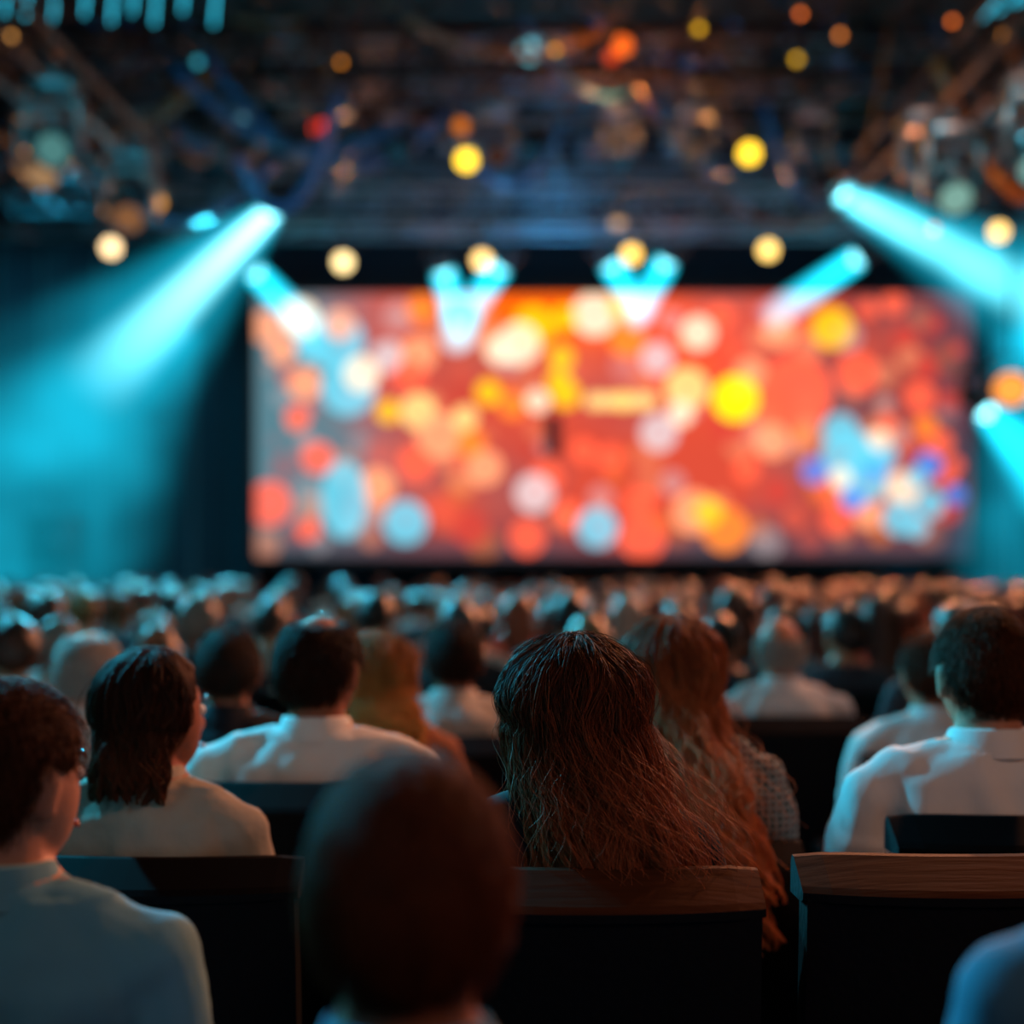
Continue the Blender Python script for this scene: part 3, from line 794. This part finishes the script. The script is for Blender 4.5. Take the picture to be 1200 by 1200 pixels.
shaft(Vector(RS)+(Vector(RT)-Vector(RS)).normalized()*.16, RT, r0=.12, half=13, L=6.5, K=16, col=cyd, p=1.4, noise_amt=.4)
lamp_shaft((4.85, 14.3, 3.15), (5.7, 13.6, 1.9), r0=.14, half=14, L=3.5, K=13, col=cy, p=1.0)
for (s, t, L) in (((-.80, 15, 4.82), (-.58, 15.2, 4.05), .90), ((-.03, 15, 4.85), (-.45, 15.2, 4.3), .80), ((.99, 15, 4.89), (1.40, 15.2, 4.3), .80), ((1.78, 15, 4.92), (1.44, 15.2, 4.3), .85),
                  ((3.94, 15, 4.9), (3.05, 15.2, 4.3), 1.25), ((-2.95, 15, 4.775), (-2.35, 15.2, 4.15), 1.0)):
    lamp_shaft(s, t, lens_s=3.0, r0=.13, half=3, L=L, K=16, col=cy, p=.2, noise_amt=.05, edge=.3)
shaft((-4.3, 17.5, 4.6), (-6.6, 15.5, .6), r0=.5, half=24, L=5.8, K=.9, col=cyd, p=.5, noise_amt=.95, edge=1.0, nscale=.8)  # glowing volume painted in as lit haze, no fixture at its apex
shaft((6.7, 17.5, 4.6), (6.6, 15.5, 1.0), r0=.5, half=17, L=4.8, K=1.7, col=cyd, p=.4, noise_amt=.8, edge=1.0)  # same painted haze glow on the right, again without a fixture

def speaker(x, y, z, name='stage_monitor'):
    g = Geo(); M = Euler((math.radians(-30), 0, 0)).to_matrix()
    g.box((0, 0, .20), (.55, .35, .32), 0, .03, M=M)
    g.tube([(0, -.17, .29), (0, -.19, .30)], .11, n=18); g.box((0, .02, .03), (.5, .3, .04), 0)
    add(name, g.mesh(name, [STG]), None, (x, y, z))
for x in (-2.2, 0.3, 2.8): speaker(x, 16.4, .73)
def stack(x, y):
    g = Geo()
    for k in range(2):
        g.box((0, 0, .33+.66*k), (.6, .55, .64), 0, .02)
        g.tube([(0, -.27, .25+.66*k), (0, -.29, .25+.66*k)], .2, n=20, m=1); g.tube([(0, -.27, .53+.66*k), (0, -.29, .53+.66*k)], .08, n=16, m=1)
    add('loudspeaker', g.mesh('loudspeaker', [STG, METAL]), None, (x, y, .73))
stack(6.9, 16.8); stack(-5.6, 16.8)
g = Geo()
for x in np.linspace(-6.5, 6.5, 14):
    g.box((x, 16.02, .95), (.22, .12, .14), 0, .02); g.sphere((x, 15.95, .97), (.06, .02, .05), 12, 8, 1); g.box((x, 16.02, .80), (.05, .05, .16), 0)
add('stage_footlights', g.mesh('foot', [BODY, mat_emit('foot_cyan', hexc('7adfe8'), 2.5)]))

# ------------------------------------------------------------------ seats near
seat(.107, 2.07, .985, 'wood'); seat(.647, 2.16, .985, 'wood')
seat(-.575, 2.40, .93, 'dark'); seat(-.40, 2.82, .985, 'dark'); seat(.33, 2.84, .87, 'dark'); seat(.87, 2.47, .985, 'dark')
seat(-.57, 1.58, .86, 'dark'); seat(-.083, 1.08, .93, 'dark'); seat(.64, 1.2, .86, 'dark')
seat(.886, 4.5, .93, 'dark'); seat(-.17, 4.0, .93, 'dark'); seat(-.35, 3.5, .88, 'dark'); seat(-.75, 3.6, .90, 'dark'); seat(-1.29, 3.62, .90, 'dark'); seat(1.14, 3.7, .92, 'dark')

# ------------------------------------------------------------------ near people
S_DK = mat_strand('strand_dark', hexc('160e0a'), hexc('3c2012'))
S_BR = mat_strand('strand_brown', hexc('2a140a'), hexc('5c2e16'))
S_RB = mat_strand('strand_red', hexc('38180e'), hexc('7e3c20'))
S_GR = mat_strand('strand_grey', hexc('77706a'), hexc('c6beb4'))
S_W1 = mat_strand('strand_chestnut', hexc('32180d'), hexc('9c4f2e'), .55, .12)
S_W2 = mat_strand('strand_auburn', hexc('6a3018'), hexc('cc7848'), .55, .15)
S_BL = mat_strand('strand_blonde', hexc('7a4820'), hexc('d08a44'))

person('seated_man', -.083, 1.09, 1.25, SKIN_R, BLUE, HAIR_RB, 'short', thick=.013, strandcol=S_RB)
person('seated_man', -.60, 1.60, 1.268, SKIN, PALE, HAIR_BR, 'short', yaw=-6, hyaw=-22, thick=.014, strandcol=S_BR)
person('seated_man', .636, 1.20, 1.38, SKIN, SLATE, HAIR_BR, 'short', yaw=8)
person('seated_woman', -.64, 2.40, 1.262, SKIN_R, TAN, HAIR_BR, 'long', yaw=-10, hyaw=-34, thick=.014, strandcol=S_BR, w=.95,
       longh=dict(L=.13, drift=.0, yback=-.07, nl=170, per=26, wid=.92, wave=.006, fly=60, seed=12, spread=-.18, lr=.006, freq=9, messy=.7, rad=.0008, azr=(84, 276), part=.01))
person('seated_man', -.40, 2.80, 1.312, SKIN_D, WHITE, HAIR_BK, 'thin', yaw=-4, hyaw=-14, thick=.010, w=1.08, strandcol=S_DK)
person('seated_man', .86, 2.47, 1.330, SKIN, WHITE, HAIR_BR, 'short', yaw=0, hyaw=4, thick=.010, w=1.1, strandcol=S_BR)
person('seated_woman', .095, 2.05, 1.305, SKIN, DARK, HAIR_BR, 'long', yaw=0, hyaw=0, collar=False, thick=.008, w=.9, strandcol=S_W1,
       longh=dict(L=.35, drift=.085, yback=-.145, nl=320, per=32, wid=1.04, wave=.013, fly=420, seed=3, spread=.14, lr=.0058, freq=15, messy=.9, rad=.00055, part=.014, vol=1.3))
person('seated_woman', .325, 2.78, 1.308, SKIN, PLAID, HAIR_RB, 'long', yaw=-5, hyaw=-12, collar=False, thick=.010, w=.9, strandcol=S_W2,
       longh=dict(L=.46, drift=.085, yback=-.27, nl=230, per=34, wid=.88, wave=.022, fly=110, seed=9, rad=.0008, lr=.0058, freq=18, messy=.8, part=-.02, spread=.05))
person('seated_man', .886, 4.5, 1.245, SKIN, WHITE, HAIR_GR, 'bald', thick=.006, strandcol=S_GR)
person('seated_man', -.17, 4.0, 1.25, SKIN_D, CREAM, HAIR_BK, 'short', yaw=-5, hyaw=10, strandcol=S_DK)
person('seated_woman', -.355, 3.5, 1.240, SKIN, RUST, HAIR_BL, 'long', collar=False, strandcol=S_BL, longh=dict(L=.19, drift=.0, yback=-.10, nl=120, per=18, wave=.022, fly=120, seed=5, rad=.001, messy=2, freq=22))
person('seated_man', -.75, 3.6, 1.245, SKIN_D, DARK, HAIR_BK, 'short', yaw=5, strandcol=S_DK)
person('seated_man', -1.13, 3.62, 1.24, SKIN, CREAM, HAIR_GR, 'thin', yaw=-5, strandcol=S_GR)
person('seated_man', 1.14, 3.7, 1.225, SKIN, WHITE, HAIR_BR, 'short', yaw=5, strandcol=S_BR)

# ------------------------------------------------------------------ crowd (instanced)
def crowd_variant(i, style, w, hyaw, thick):
    p = dict(skin=CR_SKIN, shirt=CR_SHIRT, seed=i, w=w, hyaw=hyaw, tilt=random.uniform(-5, 5))
    me, HM = body_mesh(p, .016, 2, False)
    bm = bmesh.new(); bm.from_mesh(me)
    v, f, m, D = hair_cap(p, HM, False, thick, 'short' if style == 'long' else style)
    hm = make_mesh('h', v, f)
    k = len(bm.faces); bm.from_mesh(hm); bm.faces.ensure_lookup_table()
    for q in bm.faces[k:]: q.material_index = 4; q.smooth = True
    if style == 'long':
        g = Geo(); C = HM.translation; rings = []
        for j in range(9):
            s = j/8; rings.append((C.x+.008*math.sin(j*2), C.y-.022-.10*s, C.z+.07-.33*s, .086*(1+.15*math.sin(math.pi*s)), .088*(1-.6*s)))
        g.loft(rings, n=24); hm = g.mesh('h2', [])
        k = len(bm.faces); bm.from_mesh(hm); bm.faces.ensure_lookup_table()
        for q in bm.faces[k:]: q.material_index = 4; q.smooth = True
    out = bpy.data.meshes.new('audience_member'); bm.to_mesh(out); bm.free()
    for m in (CR_SKIN, CR_SHIRT, TROUS, SHOE, CR_HAIR): out.materials.append(m)
    return out
VAR = [crowd_variant(i, st, w, hy, th) for i, (st, w, hy, th) in enumerate((('short', 1, 0, .013), ('long', .9, 8, .016), ('short', 1.08, -20, .010), ('thin', 1.05, 12, .010), ('long', .9, -12, .018), ('bald', 1.05, 5, .007), ('short', .95, 22, .02)))]
crowd = bpy.data.objects.new('audience_crowd', None); COL.objects.link(crowd)
rows = bpy.data.objects.new('theater_seat_rows', None); COL.objects.link(rows)
rc = random.Random(11)
CS = seat_mesh(.93, SEAT_RAILD)
near_x = {3.65: (-1.6, 1.45), 4.5: (.4, 1.35), 2.85: (-1.25, 1.35)}
yrow = [2.85, 3.65]+[4.5+.82*i for i in range(14)]
for ri, y in enumerate(yrow):
    half = .43*y+1.3
    if y < 4: half = .43*y+1.6
    pitch = .52 if y < 6 else .47
    n = int(2*half/pitch); off = (ri % 2)*pitch/2
    for i in range(n+1):
        x = -half+off+i*pitch
        if y in near_x:
            a, b2 = near_x[y]
            if a < x < b2: continue
        if y == 4.5 and abs(x+.17) < .5: continue
        o = add('seat', CS, rows, (x, y, 0)); o.scale = (.93 if y > 6 else 1, 1, 1)
        if rc.random() < .02 and y > 5: continue
        s = rc.uniform(.91, .99)
        add('member', rc.choice(VAR), crowd, (x+rc.uniform(-.05, .05), y+rc.uniform(-.01, .05), 0), (0, 0, math.radians(rc.uniform(-8, 8))), (s, s, s))

# ------------------------------------------------------------------ lights
def light(kind, name, loc, to, energy, col, size=.3, spot=45, blend=.6):
    l = bpy.data.lights.new(name, kind); l.energy = energy; l.color = col
    if kind == 'AREA': l.size = size
    else: l.shadow_soft_size = size
    if kind == 'SPOT': l.spot_size = math.radians(spot); l.spot_blend = blend
    o = bpy.data.objects.new(name, l); COL.objects.link(o); o.location = loc
    if to: aim(o, loc, to)
    return o
light('AREA', 'house_light_warm', (2.6, -1.2, 4.0), (.4, 2.6, 1), 26, (1, .60, .44), 1.2)
light('AREA', 'fill_light_cool', (-3.5, -1.0, 4.5), (-.5, 2.5, 1), 20, (.25, .75, 1), 1.6)  # added soft fill for a bluish ambient, not an actual house lamp
light('SPOT', 'warm_side_spot', (2.2, .6, 2.9), (.25, 2.3, 1.05), 38, (1, .42, .24), .2, 40, .9)
light('SPOT', 'cyan_spot_left', (-3.2, 5.0, 3.4), (-.3, 1.9, 1.2), 1500, (.04, .65, 1), .12, 60)
light('SPOT', 'cyan_spot_far_left', (-4.5, 8.5, 4.0), (-.8, 3.8, 1.0), 1300, (.06, .7, 1), .12, 50)
light('SPOT', 'cyan_spot_right', (4.5, 7.5, 4.6), (.9, 2.4, 1.2), 200, (.04, .6, 1), .15, 45)
light('SPOT', 'orange_spot', (2.6, 5.6, 4.2), (.3, 2.4, 1.2), 900, (1, .33, .12), .15, 55)
light('SPOT', 'crowd_warm', (3.0, 3.5, 6.0), (2.8, 10, 1), 380, (1, .40, .24), .3, 75, .9)
light('SPOT', 'crowd_teal', (-4.0, 3.5, 6.0), (-3.2, 9, 1), 380, (.08, .6, .8), .3, 70, .9)
light('SPOT', 'crowd_back_teal', (-3.0, 15.2, 4.1), (-2.5, 8, .4), 4800, (.05, .65, .9), .15, 62, .9)
light('SPOT', 'crowd_back_orange', (4.0, 15.2, 4.1), (2.6, 8, .4), 3600, (1, .32, .14), .15, 62, .9)
light('SPOT', 'wall_wash_left', (-5.2, 14.5, 6.5), (-7.0, 19.4, 2.0), 1100, (.02, .5, .75), .4, 80, .9)
light('SPOT', 'wall_wash_right', (6.5, 14.5, 6.5), (8.0, 19.4, 2.0), 1200, (.02, .5, .75), .4, 80, .9)
light('SPOT', 'rig_fill_blue', (0.5, 12.8, 2.6), (0.5, 13.5, 7), 700, (.03, .35, .7), .4, 130, .9)  # added fill to lift ceiling and rig in blue, no fixture there
light('SPOT', 'rig_fill_near', (0.0, 6.0, 2.8), (0.0, 10.5, 6.0), 500, (.05, .40, .7), .4, 120, .9)  # added blue fill for the nearer trusses, no fixture there
for (x, y, z, e) in ((.8, 10.2, 5.0, 40), (-3.6, 8.2, 3.4, 45), (3.6, 8.6, 3.3, 40), (-1.5, 12.0, 4.4, 45), (2.0, 12.6, 4.7, 45)):
    light('POINT', 'rig_fill_amber', (x, y, z), None, e, (1, .36, .1), .05)  # added point lights that put orange highlights on trusses and fixtures
for (x, y, z, e) in ((2.2, 6.6, 4.2, 30), (-2.1, 6.4, 4.3, 20)):
    light('POINT', 'rig_fill_cyan', (x, y, z), None, e, (.1, .75, .9), .05)  # added point lights for teal highlights on the rig metal

w = bpy.data.worlds.new('world'); scene.world = w; w.use_nodes = True
w.node_tree.nodes['Background'].inputs[0].default_value = (.02, .06, .10, 1); w.node_tree.nodes['Background'].inputs[1].default_value = .15

# ------------------------------------------------------------------ camera
cd = bpy.data.cameras.new('camera'); cam = bpy.data.objects.new('camera', cd); COL.objects.link(cam)
cam.location = (0, 0, 1.4); cam.rotation_euler = (math.radians(90), 0, 0)
cd.sensor_width = 36; cd.lens = 48; cd.shift_y = 65/1200; cd.clip_start = .05
cd.dof.use_dof = True; cd.dof.focus_distance = 1.98; cd.dof.aperture_fstop = 1.25
scene.camera = cam
